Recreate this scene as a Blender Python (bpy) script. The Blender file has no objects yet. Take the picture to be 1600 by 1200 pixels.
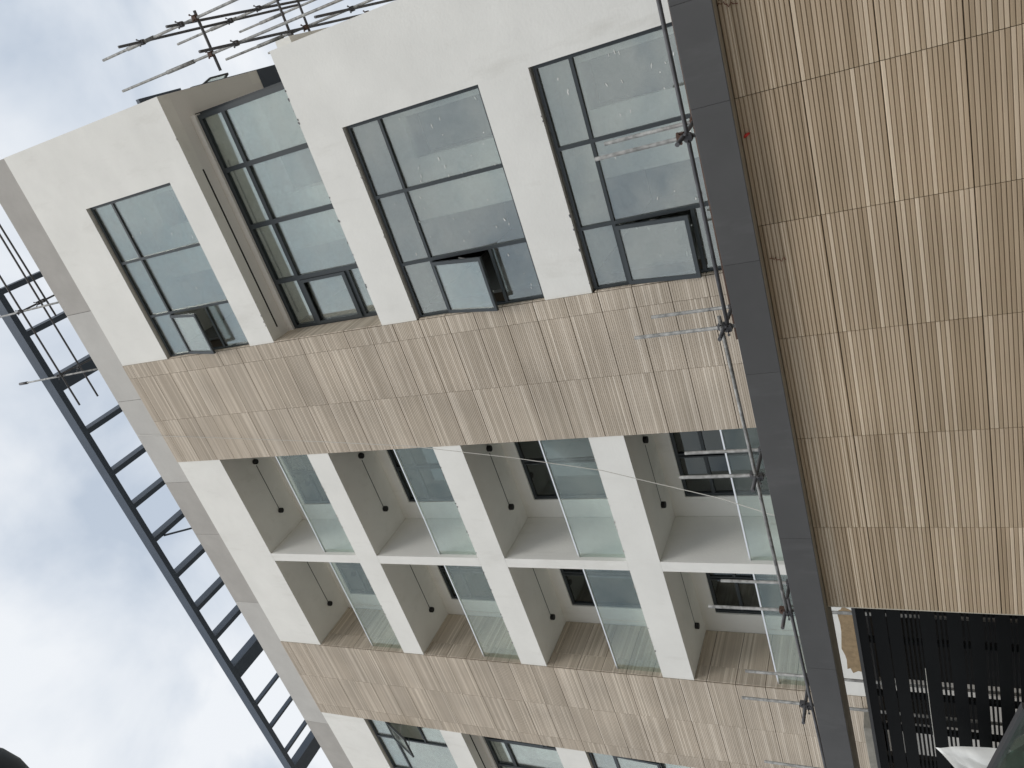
import bpy, bmesh, math, random
from mathutils import Vector, Matrix
random.seed(7)
S = bpy.context.scene
COL = S.collection
K = 1.11            # metres per survey unit
EYE = 1.6           # camera height
GZ = -EYE / K       # ground level in survey units

# ------------------------------------------------------------------ camera, world, sun
M = [(-0.30135147, 0.37416115, -0.87703519), (-0.86668291, -0.49097646, 0.0883338), (-0.39755255, 0.78673093, 0.47223555)]
cam = bpy.data.cameras.new('camera'); cam_o = bpy.data.objects.new('camera', cam); COL.objects.link(cam_o)
r, d, f = [Vector(v) for v in M]
m3 = Matrix((r, -d, -f)).transposed()
cam_o.matrix_world = Matrix.Translation((0, 0, EYE)) @ m3.to_4x4()
cam.lens = 27.0; cam.sensor_width = 36.0; cam.sensor_fit = 'HORIZONTAL'
cam.clip_start = 0.05; cam.clip_end = 3000
S.camera = cam_o

SUN_EL, SUN_ROT = math.radians(56), math.radians(148)
W = bpy.data.worlds.new('World'); S.world = W; W.use_nodes = True
nt = W.node_tree; nt.nodes.clear()
def N(t, **k):
    n = nt.nodes.new(t)
    for a, b in k.items(): setattr(n, a, b)
    return n
out = N('ShaderNodeOutputWorld'); bg = N('ShaderNodeBackground'); bg.inputs['Strength'].default_value = 0.1
sky = N('ShaderNodeTexSky', sky_type='NISHITA'); sky.sun_disc = False
sky.sun_elevation = SUN_EL; sky.sun_rotation = SUN_ROT; sky.dust_density = 3.0; sky.air_density = 1.0
tc = N('ShaderNodeTexCoord'); sep = N('ShaderNodeSeparateXYZ'); nt.links.new(tc.outputs['Generated'], sep.inputs[0])
ad = N('ShaderNodeMath', operation='ADD'); ad.inputs[1].default_value = 0.25
mx = N('ShaderNodeMath', operation='MAXIMUM'); mx.inputs[1].default_value = 0.0
nt.links.new(sep.outputs['Z'], mx.inputs[0]); nt.links.new(mx.outputs[0], ad.inputs[0])
dx = N('ShaderNodeMath', operation='DIVIDE'); dy = N('ShaderNodeMath', operation='DIVIDE')
nt.links.new(sep.outputs['X'], dx.inputs[0]); nt.links.new(ad.outputs[0], dx.inputs[1])
nt.links.new(sep.outputs['Y'], dy.inputs[0]); nt.links.new(ad.outputs[0], dy.inputs[1])
cmb = N('ShaderNodeCombineXYZ'); nt.links.new(dx.outputs[0], cmb.inputs[0]); nt.links.new(dy.outputs[0], cmb.inputs[1])
n1 = N('ShaderNodeTexNoise'); n1.inputs['Scale'].default_value = 3.4; n1.inputs['Detail'].default_value = 6; n1.inputs['Roughness'].default_value = 0.5; n1.inputs['Distortion'].default_value = 0.35
nt.links.new(cmb.outputs[0], n1.inputs['Vector'])
rp = N('ShaderNodeValToRGB'); el = rp.color_ramp.elements
el[0].position = 0.37; el[0].color = (4.9, 5.6, 6.6, 1)
el[1].position = 0.58; el[1].color = (8.1, 8.4, 8.8, 1)
e = rp.color_ramp.elements.new(0.47); e.color = (6.4, 6.95, 7.7, 1)
nt.links.new(n1.outputs['Fac'], rp.inputs[0])
n2 = N('ShaderNodeTexNoise'); n2.inputs['Scale'].default_value = 0.9; n2.inputs['Detail'].default_value = 3
nt.links.new(cmb.outputs[0], n2.inputs['Vector'])
cov = N('ShaderNodeMapRange'); cov.inputs[1].default_value = 0.25; cov.inputs[2].default_value = 0.45; cov.inputs[3].default_value = 0.90; cov.inputs[4].default_value = 1.0
nt.links.new(n2.outputs['Fac'], cov.inputs[0])
mixs = N('ShaderNodeMixRGB'); nt.links.new(cov.outputs[0], mixs.inputs[0]); nt.links.new(sky.outputs[0], mixs.inputs[1]); nt.links.new(rp.outputs[0], mixs.inputs[2])
nt.links.new(mixs.outputs[0], bg.inputs['Color']); nt.links.new(bg.outputs[0], out.inputs[0])

sl = bpy.data.lights.new('sun', 'SUN'); sl.energy = 1.5; sl.angle = math.radians(25); sl.color = (1.0, 0.96, 0.9)
so = bpy.data.objects.new('sun', sl); COL.objects.link(so)
az = SUN_ROT
sd = Vector((math.sin(az) * math.cos(SUN_EL), math.cos(az) * math.cos(SUN_EL), math.sin(SUN_EL)))
so.rotation_euler = (-sd).to_track_quat('-Z', 'Y').to_euler(); so.location = (0, 0, 30)
S.view_settings.view_transform = 'Standard'; S.view_settings.look = 'None'; S.view_settings.gamma = 1
S.view_settings.exposure = 0.1; S.view_settings.use_curve_mapping = False
S.render.engine = 'CYCLES'; S.render.resolution_x = 1024; S.render.resolution_y = 768
S.cycles.max_bounces = 8; S.cycles.transparent_max_bounces = 16; S.cycles.diffuse_bounces = 5

# ------------------------------------------------------------------ materials
MATS = {}
def mat(name, color, rough=0.8, metal=0.0, var=0.08, vscale=1.2, bump=0.0, bscale=40, stain=0.0, stain_col=(0.3, 0.27, 0.22), objvar=0.0, spec=0.4):
    m = bpy.data.materials.new(name); m.use_nodes = True; t = m.node_tree; b = t.nodes['Principled BSDF']
    b.inputs['Roughness'].default_value = rough; b.inputs['Metallic'].default_value = metal
    b.inputs['Specular IOR Level'].default_value = spec
    g = t.nodes.new('ShaderNodeNewGeometry')
    n = t.nodes.new('ShaderNodeTexNoise'); n.inputs['Scale'].default_value = vscale; n.inputs['Detail'].default_value = 6; n.inputs['Roughness'].default_value = 0.6
    t.links.new(g.outputs['Position'], n.inputs['Vector'])
    mr = t.nodes.new('ShaderNodeMapRange'); mr.inputs[1].default_value = 0.25; mr.inputs[2].default_value = 0.75
    mr.inputs[3].default_value = 1 - var; mr.inputs[4].default_value = 1 + var
    t.links.new(n.outputs['Fac'], mr.inputs[0])
    mu = t.nodes.new('ShaderNodeVectorMath'); mu.operation = 'SCALE'; mu.inputs[0].default_value = color
    t.links.new(mr.outputs[0], mu.inputs['Scale'])
    last = mu.outputs[0]
    if objvar:
        oi = t.nodes.new('ShaderNodeObjectInfo'); m2 = t.nodes.new('ShaderNodeMapRange'); m2.inputs[3].default_value = 1 - objvar; m2.inputs[4].default_value = 1 + objvar
        t.links.new(oi.outputs['Random'], m2.inputs[0]); s2 = t.nodes.new('ShaderNodeVectorMath'); s2.operation = 'SCALE'
        t.links.new(last, s2.inputs[0]); t.links.new(m2.outputs[0], s2.inputs['Scale']); last = s2.outputs[0]
    if stain:
        sn = t.nodes.new('ShaderNodeTexNoise'); sn.inputs['Scale'].default_value = 1.0; sn.inputs['Detail'].default_value = 8; sn.inputs['Roughness'].default_value = 0.7
        mp = t.nodes.new('ShaderNodeMapping'); mp.inputs['Scale'].default_value = (2.2, 2.2, 0.55); t.links.new(g.outputs['Position'], mp.inputs['Vector']); t.links.new(mp.outputs[0], sn.inputs['Vector'])
        sr = t.nodes.new('ShaderNodeMapRange'); sr.inputs[1].default_value = 0.56; sr.inputs[2].default_value = 0.78; sr.inputs[3].default_value = 0; sr.inputs[4].default_value = stain
        t.links.new(sn.outputs['Fac'], sr.inputs[0])
        mxn = t.nodes.new('ShaderNodeMixRGB'); mxn.inputs[2].default_value = (*stain_col, 1)
        t.links.new(sr.outputs[0], mxn.inputs[0]); t.links.new(last, mxn.inputs[1]); last = mxn.outputs[0]
    t.links.new(last, b.inputs['Base Color'])
    if bump:
        bn = t.nodes.new('ShaderNodeTexNoise'); bn.inputs['Scale'].default_value = bscale; bn.inputs['Detail'].default_value = 5
        t.links.new(g.outputs['Position'], bn.inputs['Vector'])
        bu = t.nodes.new('ShaderNodeBump'); bu.inputs['Strength'].default_value = bump; bu.inputs['Distance'].default_value = 0.01
        t.links.new(bn.outputs['Fac'], bu.inputs['Height']); t.links.new(bu.outputs[0], b.inputs['Normal'])
    MATS[name] = m; return m

def glass(name, tint, fac, rough=0.0, dirt=0.06, add=0.5):
    m = bpy.data.materials.new(name); m.use_nodes = True; t = m.node_tree; t.nodes.clear()
    o = t.nodes.new('ShaderNodeOutputMaterial'); mxs = t.nodes.new('ShaderNodeMixShader'); tr = t.nodes.new('ShaderNodeBsdfTransparent'); gl = t.nodes.new('ShaderNodeBsdfGlossy')
    tr.inputs[0].default_value = (*tint, 1); gl.inputs['Roughness'].default_value = rough; gl.inputs[0].default_value = (0.93, 0.97, 0.94, 1)
    lw = t.nodes.new('ShaderNodeLayerWeight'); lw.inputs[0].default_value = 0.35
    mr = t.nodes.new('ShaderNodeMapRange'); mr.inputs[3].default_value = fac; mr.inputs[4].default_value = min(1, fac + add)
    t.links.new(lw.outputs['Fresnel'], mr.inputs[0]); t.links.new(mr.outputs[0], mxs.inputs[0])
    t.links.new(tr.outputs[0], mxs.inputs[1]); t.links.new(gl.outputs[0], mxs.inputs[2])
    # thin film of site dust
    df = t.nodes.new('ShaderNodeBsdfDiffuse'); df.inputs[0].default_value = (0.62, 0.63, 0.6, 1)
    g = t.nodes.new('ShaderNodeNewGeometry'); n = t.nodes.new('ShaderNodeTexNoise'); n.inputs['Scale'].default_value = 3.0; n.inputs['Detail'].default_value = 8; n.inputs['Roughness'].default_value = 0.7
    t.links.new(g.outputs['Position'], n.inputs['Vector'])
    r2 = t.nodes.new('ShaderNodeMapRange'); r2.inputs[1].default_value = 0.35; r2.inputs[2].default_value = 0.8; r2.inputs[3].default_value = dirt * 0.4; r2.inputs[4].default_value = dirt * 2.6
    t.links.new(n.outputs['Fac'], r2.inputs[0])
    m2 = t.nodes.new('ShaderNodeMixShader'); t.links.new(r2.outputs[0], m2.inputs[0]); t.links.new(mxs.outputs[0], m2.inputs[1]); t.links.new(df.outputs[0], m2.inputs[2])
    # the pane is slightly wavy
    bn = t.nodes.new('ShaderNodeTexNoise'); bn.inputs['Scale'].default_value = 0.9; bn.inputs['Detail'].default_value = 1
    t.links.new(g.outputs['Position'], bn.inputs['Vector'])
    bu = t.nodes.new('ShaderNodeBump'); bu.inputs['Strength'].default_value = 0.06; bu.inputs['Distance'].default_value = 0.02
    t.links.new(bn.outputs['Fac'], bu.inputs['Height']); t.links.new(bu.outputs[0], gl.inputs['Normal'])
    t.links.new(m2.outputs[0], o.inputs[0]); MATS[name] = m; return m

def tile_mat(name, cols, pitch, streak=0.1):
    """wood-look fluted ceramic: each flute has its own tone, with fine grain along it"""
    m = bpy.data.materials.new(name); m.use_nodes = True; t = m.node_tree; b = t.nodes['Principled BSDF']; b.inputs['Roughness'].default_value = 0.55
    b.inputs['Specular IOR Level'].default_value = 0.3
    tcn = t.nodes.new('ShaderNodeTexCoord'); sp = t.nodes.new('ShaderNodeSeparateXYZ'); t.links.new(tcn.outputs['Object'], sp.inputs[0])
    oi = t.nodes.new('ShaderNodeObjectInfo')
    dv = t.nodes.new('ShaderNodeMath'); dv.operation = 'DIVIDE'; dv.inputs[1].default_value = pitch; t.links.new(sp.outputs['Z'], dv.inputs[0])
    fl = t.nodes.new('ShaderNodeMath'); fl.operation = 'FLOOR'; t.links.new(dv.outputs[0], fl.inputs[0])
    ra = t.nodes.new('ShaderNodeMath'); ra.operation = 'MULTIPLY_ADD'; ra.inputs[1].default_value = 977.0
    t.links.new(oi.outputs['Random'], ra.inputs[0]); t.links.new(fl.outputs[0], ra.inputs[2])
    wn = t.nodes.new('ShaderNodeTexWhiteNoise'); wn.noise_dimensions = '1D'; t.links.new(ra.outputs[0], wn.inputs['W'])
    cr = t.nodes.new('ShaderNodeValToRGB'); cr.color_ramp.interpolation = 'LINEAR'
    E = cr.color_ramp.elements; E[0].position = 0; E[0].color = (*cols[0], 1); E[1].position = 1; E[1].color = (*cols[-1], 1)
    for i, c in enumerate(cols[1:-1]):
        q = E.new((i + 1) / (len(cols) - 1)); q.color = (*c, 1)
    t.links.new(wn.outputs['Value'], cr.inputs[0])
    # grain along the flute
    g = t.nodes.new('ShaderNodeNewGeometry'); mp = t.nodes.new('ShaderNodeMapping'); mp.inputs['Scale'].default_value = (1.6, 1.6, 90)
    t.links.new(g.outputs['Position'], mp.inputs['Vector'])
    n = t.nodes.new('ShaderNodeTexNoise'); n.inputs['Scale'].default_value = 1.0; n.inputs['Detail'].default_value = 5; t.links.new(mp.outputs[0], n.inputs['Vector'])
    mr = t.nodes.new('ShaderNodeMapRange'); mr.inputs[1].default_value = 0.25; mr.inputs[2].default_value = 0.75; mr.inputs[3].default_value = 1 - streak; mr.inputs[4].default_value = 1 + streak; t.links.new(n.outputs['Fac'], mr.inputs[0])
    # dusty patches
    n3 = t.nodes.new('ShaderNodeTexNoise'); n3.inputs['Scale'].default_value = 0.8; n3.inputs['Detail'].default_value = 6; t.links.new(g.outputs['Position'], n3.inputs['Vector'])
    r3 = t.nodes.new('ShaderNodeMapRange'); r3.inputs[1].default_value = 0.3; r3.inputs[2].default_value = 0.7; r3.inputs[3].default_value = 0.9; r3.inputs[4].default_value = 1.08; t.links.new(n3.outputs['Fac'], r3.inputs[0])
    ro = t.nodes.new('ShaderNodeMapRange'); ro.inputs[3].default_value = 0.95; ro.inputs[4].default_value = 1.05; t.links.new(oi.outputs['Random'], ro.inputs[0])
    a = t.nodes.new('ShaderNodeMath'); a.operation = 'MULTIPLY'; t.links.new(mr.outputs[0], a.inputs[0]); t.links.new(r3.outputs[0], a.inputs[1])
    a2 = t.nodes.new('ShaderNodeMath'); a2.operation = 'MULTIPLY'; t.links.new(a.outputs[0], a2.inputs[0]); t.links.new(ro.outputs[0], a2.inputs[1])
    s = t.nodes.new('ShaderNodeVectorMath'); s.operation = 'SCALE'; t.links.new(cr.outputs[0], s.inputs[0]); t.links.new(a2.outputs[0], s.inputs['Scale'])
    t.links.new(s.outputs[0], b.inputs['Base Color']); MATS[name] = m; return m

mat('plaster', (0.785, 0.78, 0.74), 0.9, var=0.055, vscale=1.1, bump=0.3, bscale=22, stain=0.32, stain_col=(0.50, 0.485, 0.43))
mat('plaster_soffit', (0.74, 0.73, 0.70), 0.9, var=0.04, vscale=0.9, bump=0.15)
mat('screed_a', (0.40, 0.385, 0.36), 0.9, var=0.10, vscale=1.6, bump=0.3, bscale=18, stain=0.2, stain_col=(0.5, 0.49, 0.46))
mat('screed_b', (0.50, 0.49, 0.465), 0.9, var=0.08, vscale=1.3, bump=0.3, bscale=18, stain=0.2, stain_col=(0.4, 0.38, 0.34))
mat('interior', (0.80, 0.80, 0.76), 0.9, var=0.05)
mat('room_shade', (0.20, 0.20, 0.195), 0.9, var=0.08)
mat('car_trim', (0.055, 0.055, 0.058), 0.5)
mat('carport_shade', (0.03, 0.03, 0.03), 0.9, var=0.1)  # near-black colour stands in for the shade inside the car port
mat('frame', (0.028, 0.036, 0.040), 0.45, var=0.1, spec=0.5)
mat('steel', (0.055, 0.075, 0.105), 0.5, var=0.12, vscale=2)
mat('coping', (0.070, 0.069, 0.068), 0.45, var=0.14, vscale=1.4, objvar=0.06, stain=0.22, stain_col=(0.2, 0.2, 0.2))
mat('coping_under', (0.30, 0.27, 0.22), 0.8, var=0.15, vscale=5)
mat('grout', (0.06, 0.043, 0.028), 0.9, var=0.1)
mat('galv', (0.25, 0.25, 0.24), 0.55, metal=0.2, var=0.75, vscale=11, stain=0.9, stain_col=(0.16, 0.13, 0.11))
mat('galv_dark', (0.10, 0.10, 0.105), 0.6, metal=0.3, var=0.3, vscale=9, stain=0.5, stain_col=(0.14, 0.08, 0.05))
mat('rusty', (0.10, 0.06, 0.045), 0.8, metal=0.2, var=0.3, vscale=20)
mat('rail', (0.80, 0.81, 0.81), 0.3, metal=0.8, var=0.08)
mat('gate_paint', (0.0045, 0.005, 0.0052), 0.55, var=0.2, vscale=2.0, spec=0.12)
mat('black', (0.01, 0.01, 0.01), 0.6, var=0.1)
mat('cloth', (0.82, 0.82, 0.79), 0.9, var=0.03)
mat('bare_render', (0.30, 0.22, 0.13), 0.95, var=0.25, vscale=9, bump=0.6, bscale=30)
mat('concrete', (0.26, 0.25, 0.22), 0.95, var=0.2, vscale=6, bump=0.5)
mat('ground', (0.36, 0.31, 0.25), 0.95, var=0.2, vscale=0.6, bump=0.5, bscale=8)
mat('asphalt', (0.055, 0.055, 0.055), 0.9, var=0.15, vscale=3, bump=0.4)
mat('paver', (0.32, 0.30, 0.27), 0.9, var=0.12, vscale=3, bump=0.3, objvar=0.08)
mat('marking', (0.7, 0.7, 0.68), 0.8, var=0.1)
mat('car_paint', (0.045, 0.05, 0.055), 0.3, metal=0.4, var=0.03)
mat('rubber', (0.02, 0.02, 0.02), 0.85)
mat('alloy', (0.5, 0.5, 0.5), 0.35, metal=0.8)
mat('lampglass', (0.6, 0.6, 0.6), 0.2)
mat('red_plastic', (0.5, 0.03, 0.02), 0.5)
mat('wire', (0.16, 0.05, 0.03), 0.8)
mat('rope', (0.48, 0.47, 0.43), 0.9)
mat('opposite_wall', (0.62, 0.60, 0.56), 0.9, var=0.06)
mat('lamp_metal', (0.07, 0.085, 0.10), 0.5, metal=0.3)
mat('trim', (0.5, 0.46, 0.38), 0.6)
glass('glass', (0.93, 0.965, 0.95), 0.15, dirt=0.075, add=0.42)
glass('door_glass', (0.30, 0.34, 0.34), 0.05, dirt=0.02)
glass('rail_glass', (0.90, 0.945, 0.93), 0.0, dirt=0.03, add=0.2)
glass('car_glass', (0.45, 0.62, 0.55), 0.12, dirt=0.03)
PITCH = 0.6 / 16
tile_mat('tile_fence', [(0.335, 0.255, 0.168), (0.395, 0.306, 0.207), (0.43, 0.337, 0.233), (0.475, 0.38, 0.27), (0.59, 0.488, 0.362)], PITCH)
tile_mat('tile_facade', [(0.445, 0.382, 0.303), (0.495, 0.428, 0.345), (0.52, 0.451, 0.366), (0.565, 0.494, 0.405), (0.67, 0.597, 0.50)], PITCH)

# ------------------------------------------------------------------ helpers
def P(x, y, z): return Vector((x * K, y * K, z * K + EYE))
def thing(name, label, cat, base, group=None):
    o = bpy.data.objects.new(name, None); COL.objects.link(o); o.location = base; o.empty_display_size = 0.3
    o['label'] = label; o['category'] = cat
    if group: o['group'] = group
    return o
class MB:
    def __init__(s): s.v = []; s.f = []; s.mi = []; s.m = 0; s.sm = set()
    def box(s, x0, x1, y0, y1, z0, z1):
        x0, x1 = sorted((x0, x1)); y0, y1 = sorted((y0, y1)); z0, z1 = sorted((z0, z1))
        b = len(s.v)
        s.v += [P(x, y, z) for z in (z0, z1) for x, y in ((x0, y0), (x1, y0), (x1, y1), (x0, y1))]
        for q in ((3, 2, 1, 0), (4, 5, 6, 7), (0, 1, 5, 4), (1, 2, 6, 5), (2, 3, 7, 6), (3, 0, 4, 7)): s.f.append([b + i for i in q]); s.mi.append(s.m)
        return s
    def bar(s, a, b_, w, h, up=(0, 0, 1)):
        """rectangular bar between two world points"""
        a = Vector(a); b_ = Vector(b_); t = (b_ - a).normalized(); sd = t.cross(Vector(up))
        if sd.length < 1e-4: sd = t.cross(Vector((0, 1, 0)))
        sd.normalize(); u = sd.cross(t)
        b = len(s.v)
        for c in (a, b_):
            for i, j in ((-1, -1), (1, -1), (1, 1), (-1, 1)): s.v.append(c + sd * (i * w / 2) + u * (j * h / 2))
        for q in ((0, 1, 2, 3), (7, 6, 5, 4), (0, 4, 5, 1), (1, 5, 6, 2), (2, 6, 7, 3), (3, 7, 4, 0)): s.f.append([b + i for i in q]); s.mi.append(s.m)
        return s
    def tube(s, pts, rad, n=10, cap=True):
        pts = [Vector(p) for p in pts]; b = len(s.v)
        t0 = (pts[1] - pts[0]).normalized(); ref = Vector((0, 0, 1)) if abs(t0.z) < 0.9 else Vector((0, 1, 0))
        for i, p in enumerate(pts):
            t = (pts[min(i + 1, len(pts) - 1)] - pts[max(i - 1, 0)]).normalized()
            u = t.cross(ref).normalized(); w = u.cross(t)
            rr = rad[i] if isinstance(rad, (list, tuple)) else rad
            for k in range(n):
                a = 2 * math.pi * k / n; s.v.append(p + (u * math.cos(a) + w * math.sin(a)) * rr)
        for i in range(len(pts) - 1):
            for k in range(n):
                s.f.append([b + i * n + k, b + i * n + (k + 1) % n, b + (i + 1) * n + (k + 1) % n, b + (i + 1) * n + k]); s.mi.append(s.m); s.sm.add(len(s.f) - 1)
        if cap:
            s.f.append([b + k for k in range(n)][::-1]); s.mi.append(s.m); s.f.append([b + (len(pts) - 1) * n + k for k in range(n)]); s.mi.append(s.m)
        return s
    def poly(s, pts):
        b = len(s.v); s.v += [Vector(p) for p in pts]; s.f.append(list(range(b, b + len(pts)))); s.mi.append(s.m); return s
    def slab(s, pts, th):
        """flat polygon given thickness vector th"""
        n = len(pts); b = len(s.v); th = Vector(th); s.v += [Vector(p) for p in pts] + [Vector(p) + th for p in pts]
        s.f.append(list(range(b, b + n))[::-1]); s.f.append(list(range(b + n, b + 2 * n))); s.mi += [s.m] * 2
        for i in range(n): s.f.append([b + i, b + (i + 1) % n, b + n + (i + 1) % n, b + n + i]); s.mi.append(s.m)
        return s
    def build(s, name, material, parent=None, origin=None, bevel=0, label=None, **props):
        org = Vector(origin) if origin is not None else (Vector((0, 0, 0)) if parent is None else None)
        pl = Vector((0, 0, 0)); q = parent
        while q is not None: pl = pl + q.location; q = q.parent
        if org is None: org = pl.copy()
        me = bpy.data.meshes.new(name); me.from_pydata([v - org for v in s.v], [], s.f)
        mats = material if isinstance(material, (list, tuple)) else [material]
        for q in mats: me.materials.append(MATS[q])
        me.polygons.foreach_set('material_index', s.mi)
        me.polygons.foreach_set('use_smooth', [i in s.sm for i in range(len(s.f))])
        me.update()
        bmx = bmesh.new(); bmx.from_mesh(me); bmesh.ops.recalc_face_normals(bmx, faces=bmx.faces)
        bmx.to_mesh(me); bmx.free()
        o = bpy.data.objects.new(name, me); COL.objects.link(o); o.parent = parent; o.location = org - pl
        if bevel:
            md = o.modifiers.new('edge', 'BEVEL'); md.width = bevel; md.segments = 2; md.limit_method = 'ANGLE'
        if label: o['label'] = label
        for a, b in props.items(): o[a] = b
        return o
def add(name, m, parent, boxes, **k):
    b = MB()
    for q in boxes: b.box(*q)
    return b.build(name, m, parent, **k)
def tag(o, label, cat, group=None, kind=None):
    if label: o['label'] = label
    if cat: o['category'] = cat
    if group: o['group'] = group
    if kind: o['kind'] = kind
    return o

# ------------------------------------------------------------------ ground
g = MB(); g.poly([(-1500, -1500, 0), (1500, -1500, 0), (1500, 1500, 0), (-1500, 1500, 0)]); g.build('ground', 'ground', kind='structure')
g = MB(); g.poly([(-200, -3.6, 0.004), (200, -3.6, 0.004), (200, 4.6, 0.004), (-200, 4.6, 0.004)]); g.build('road', 'asphalt', kind='structure')
pv = MB(); pv.box(-60, 40, 4.6 / K, 6.55, GZ, GZ + 0.11); pv.build('pavement', 'paver', kind='structure')

# ------------------------------------------------------------------ tiles
TW, TH = 1.2 / K, 0.6 / K
_tc = {}
def tile_mesh(w, h, name):
    """fluted panel, w by h metres, face towards -Y, origin at its centre"""
    key = (round(w, 3), round(h, 3), name)
    if key in _tc: return _tc[key]
    v = []; f = []
    n = max(1, int(round(h / PITCH))); p = h / n; dep, gr = (0.013, 0.009) if name == 'tile_fence' else (0.007, 0.006); th = 0.012
    prof = []
    for i in range(n):
        z = -h / 2 + i * p
        prof += [(z, 0), (z + gr * 0.5, -dep), (z + p - gr, -dep)]
    prof += [(h / 2, 0)]
    for z, y in prof: v += [(-w / 2, y, z), (w / 2, y, z)]
    for i in range(len(prof) - 1): a = 2 * i; f.append((a, a + 1, a + 3, a + 2))
    b = len(v); v += [(-w / 2, th, -h / 2), (w / 2, th, -h / 2), (w / 2, th, h / 2), (-w / 2, th, h / 2)]
    L = len(prof)
    f.append((b, b + 1, 1, 0)); f.append((2 * L - 2, 2 * L - 1, b + 2, b + 3))
    f.append([b] + [2 * i for i in range(L)] + [b + 3]); f.append([b + 1] + [2 * i + 1 for i in range(L)] + [b + 2])
    me = bpy.data.meshes.new(name); me.from_pydata(v, [], f); me.materials.append(MATS[name]); me.update()
    bmx = bmesh.new(); bmx.from_mesh(me); bmesh.ops.recalc_face_normals(bmx, faces=bmx.faces); bmx.to_mesh(me); bmx.free()
    _tc[key] = me; return me
JO = 0.006
def tiles(parent, xs, zs, y, mname, side=None):
    """xs, zs joint positions (units); side=None: face -Y at y; side=x: face +X at that x, xs are depths"""
    base = parent.location
    for i in range(len(xs) - 1):
        for j in range(len(zs) - 1):
            w = abs(xs[i + 1] - xs[i]) * K - JO; h = (zs[j + 1] - zs[j]) * K - (JO if mname == 'tile_fence' else .011)
            if w < 0.03 or h < 0.03: continue
            me = tile_mesh(w, h, mname)
            o = bpy.data.objects.new('tile', me); COL.objects.link(o); o.parent = parent
            cx = (xs[i] + xs[i + 1]) / 2; cz = (zs[j] + zs[j + 1]) / 2
            jit = random.uniform(-0.0012, 0.0012)
            if side is None: o.location = P(cx, y, cz) - base + Vector((0, jit, 0)); o.rotation_euler = (random.uniform(-.0012, .0012), 0, random.uniform(-.001, .001))
            else: o.location = P(side, cx, cz) - base + Vector((jit, 0, 0)); o.rotation_euler = (0, 0, math.pi / 2)
def rows(z0, z1, ref, step):
    n0 = math.ceil((z0 - ref) / step + 0.05); r_ = [z0]
    k = n0
    while ref + k * step < z1 - 0.02: r_.append(ref + k * step); k += 1
    return r_ + [z1]

# ------------------------------------------------------------------ the building
XR, XA, XB, XC, XD, XL = 0.83, -3.69, -6.17, -11.71, -14.29, -18.8
XM0, XM1 = -8.815, -9.03           # divider between balcony columns
ZT, ZF = 15.03, 15.92              # top of the wall, top of the fascia
FL = [(13.68, 15.03), (10.585, 11.14), (7.46, 8.06), (4.345, 4.957), (1.25, 1.86)]  # floor bands
B = thing('apartment_building', 'tall unfinished white apartment building with fluted wood-look bands and glass balconies behind the wall', 'building', P(-6, 10, GZ))
# plastered walls, right block
def punched(x0, x1, z0, z1, holes, y0=10.0, y1=10.25):
    """boxes of a wall with rectangular holes (hx0,hx1,hz0,hz1) one above the other"""
    out_ = []; z = z1
    for hx0, hx1, hz0, hz1 in sorted(holes, key=lambda h: -h[3]):
        if z - hz1 > 1e-4: out_.append((x0, x1, y0, y1, hz1, z))
        if hx0 - x0 > 1e-4: out_.append((x0, hx0, y0, y1, hz0, hz1))
        if x1 - hx1 > 1e-4: out_.append((hx1, x1, y0, y1, hz0, hz1))
        z = hz0
    if z - z0 > 1e-4: out_.append((x0, x1, y0, y1, z0, z))
    return out_
add('wall', 'plaster', B, punched(XA, XR, 10.60, ZT, [(XA, -0.48, 11.22, 13.59)]))
add('wall', 'plaster', B, punched(XA, XR, 1.25, 8.07, [(XA, -0.48, 4.96, 7.34), (XA, -0.47, 1.86, 4.19)]))
# left block
add('wall', 'plaster', B, punched(XL, XD, 10.60, ZT, [(-17.5, XD, 11.22, 13.59)]))
add('wall', 'plaster', B, punched(XL, XD, 1.25, 8.07, [(-17.5, XD, 4.96, 7.34), (-17.5, XD, 1.86, 4.19)]))
# backing of the tiled columns (reaches to the ground as piers)
for x0, x1 in ((XB, XA), (XD, XC)):
    add('tiled_column', 'grout', B, [(x0, x1, 10.0, 10.5, 1.25, ZT)])
    xp = (x0 + x1) / 2 + (.2 if x0 == XD else 0)
    add('pier', 'screed_b', B, [(xp - .3, xp + .3, 10.05, 10.2, GZ, 1.25)])  # greyer screed tone stands in for shade on the pier
# side cheeks of the columns at the recesses and the balconies
add('side_wall', 'grout', B, [(XA - 0.2, XA, 10.5, 14.6, 1.25, ZT), (XB, XB + 0.2, 10.5, 14.6, 1.25, ZT), (XC - 0.2, XC, 10.5, 14.6, 1.25, ZT), (XD, XD + 0.2, 10.5, 14.6, 1.25, ZT)])
# balcony floor bands and divider
for k, (z0, z1) in enumerate(FL):
    add('floor_band', 'plaster', B, [(XC, XB, 10.0, 10.22, z0, z1)])
    add('balcony_soffit', 'plaster', B, [(XC, XB, 10.22, 11.27, z0, z1 - 0.01)])
for (z0, _), (_, z1) in zip(FL[:-1], FL[1:]):
    add('divider_wall', 'plaster', B, [(XM1, XM0, 10.0, 11.27, z1, z0)], bevel=0.008)
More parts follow.
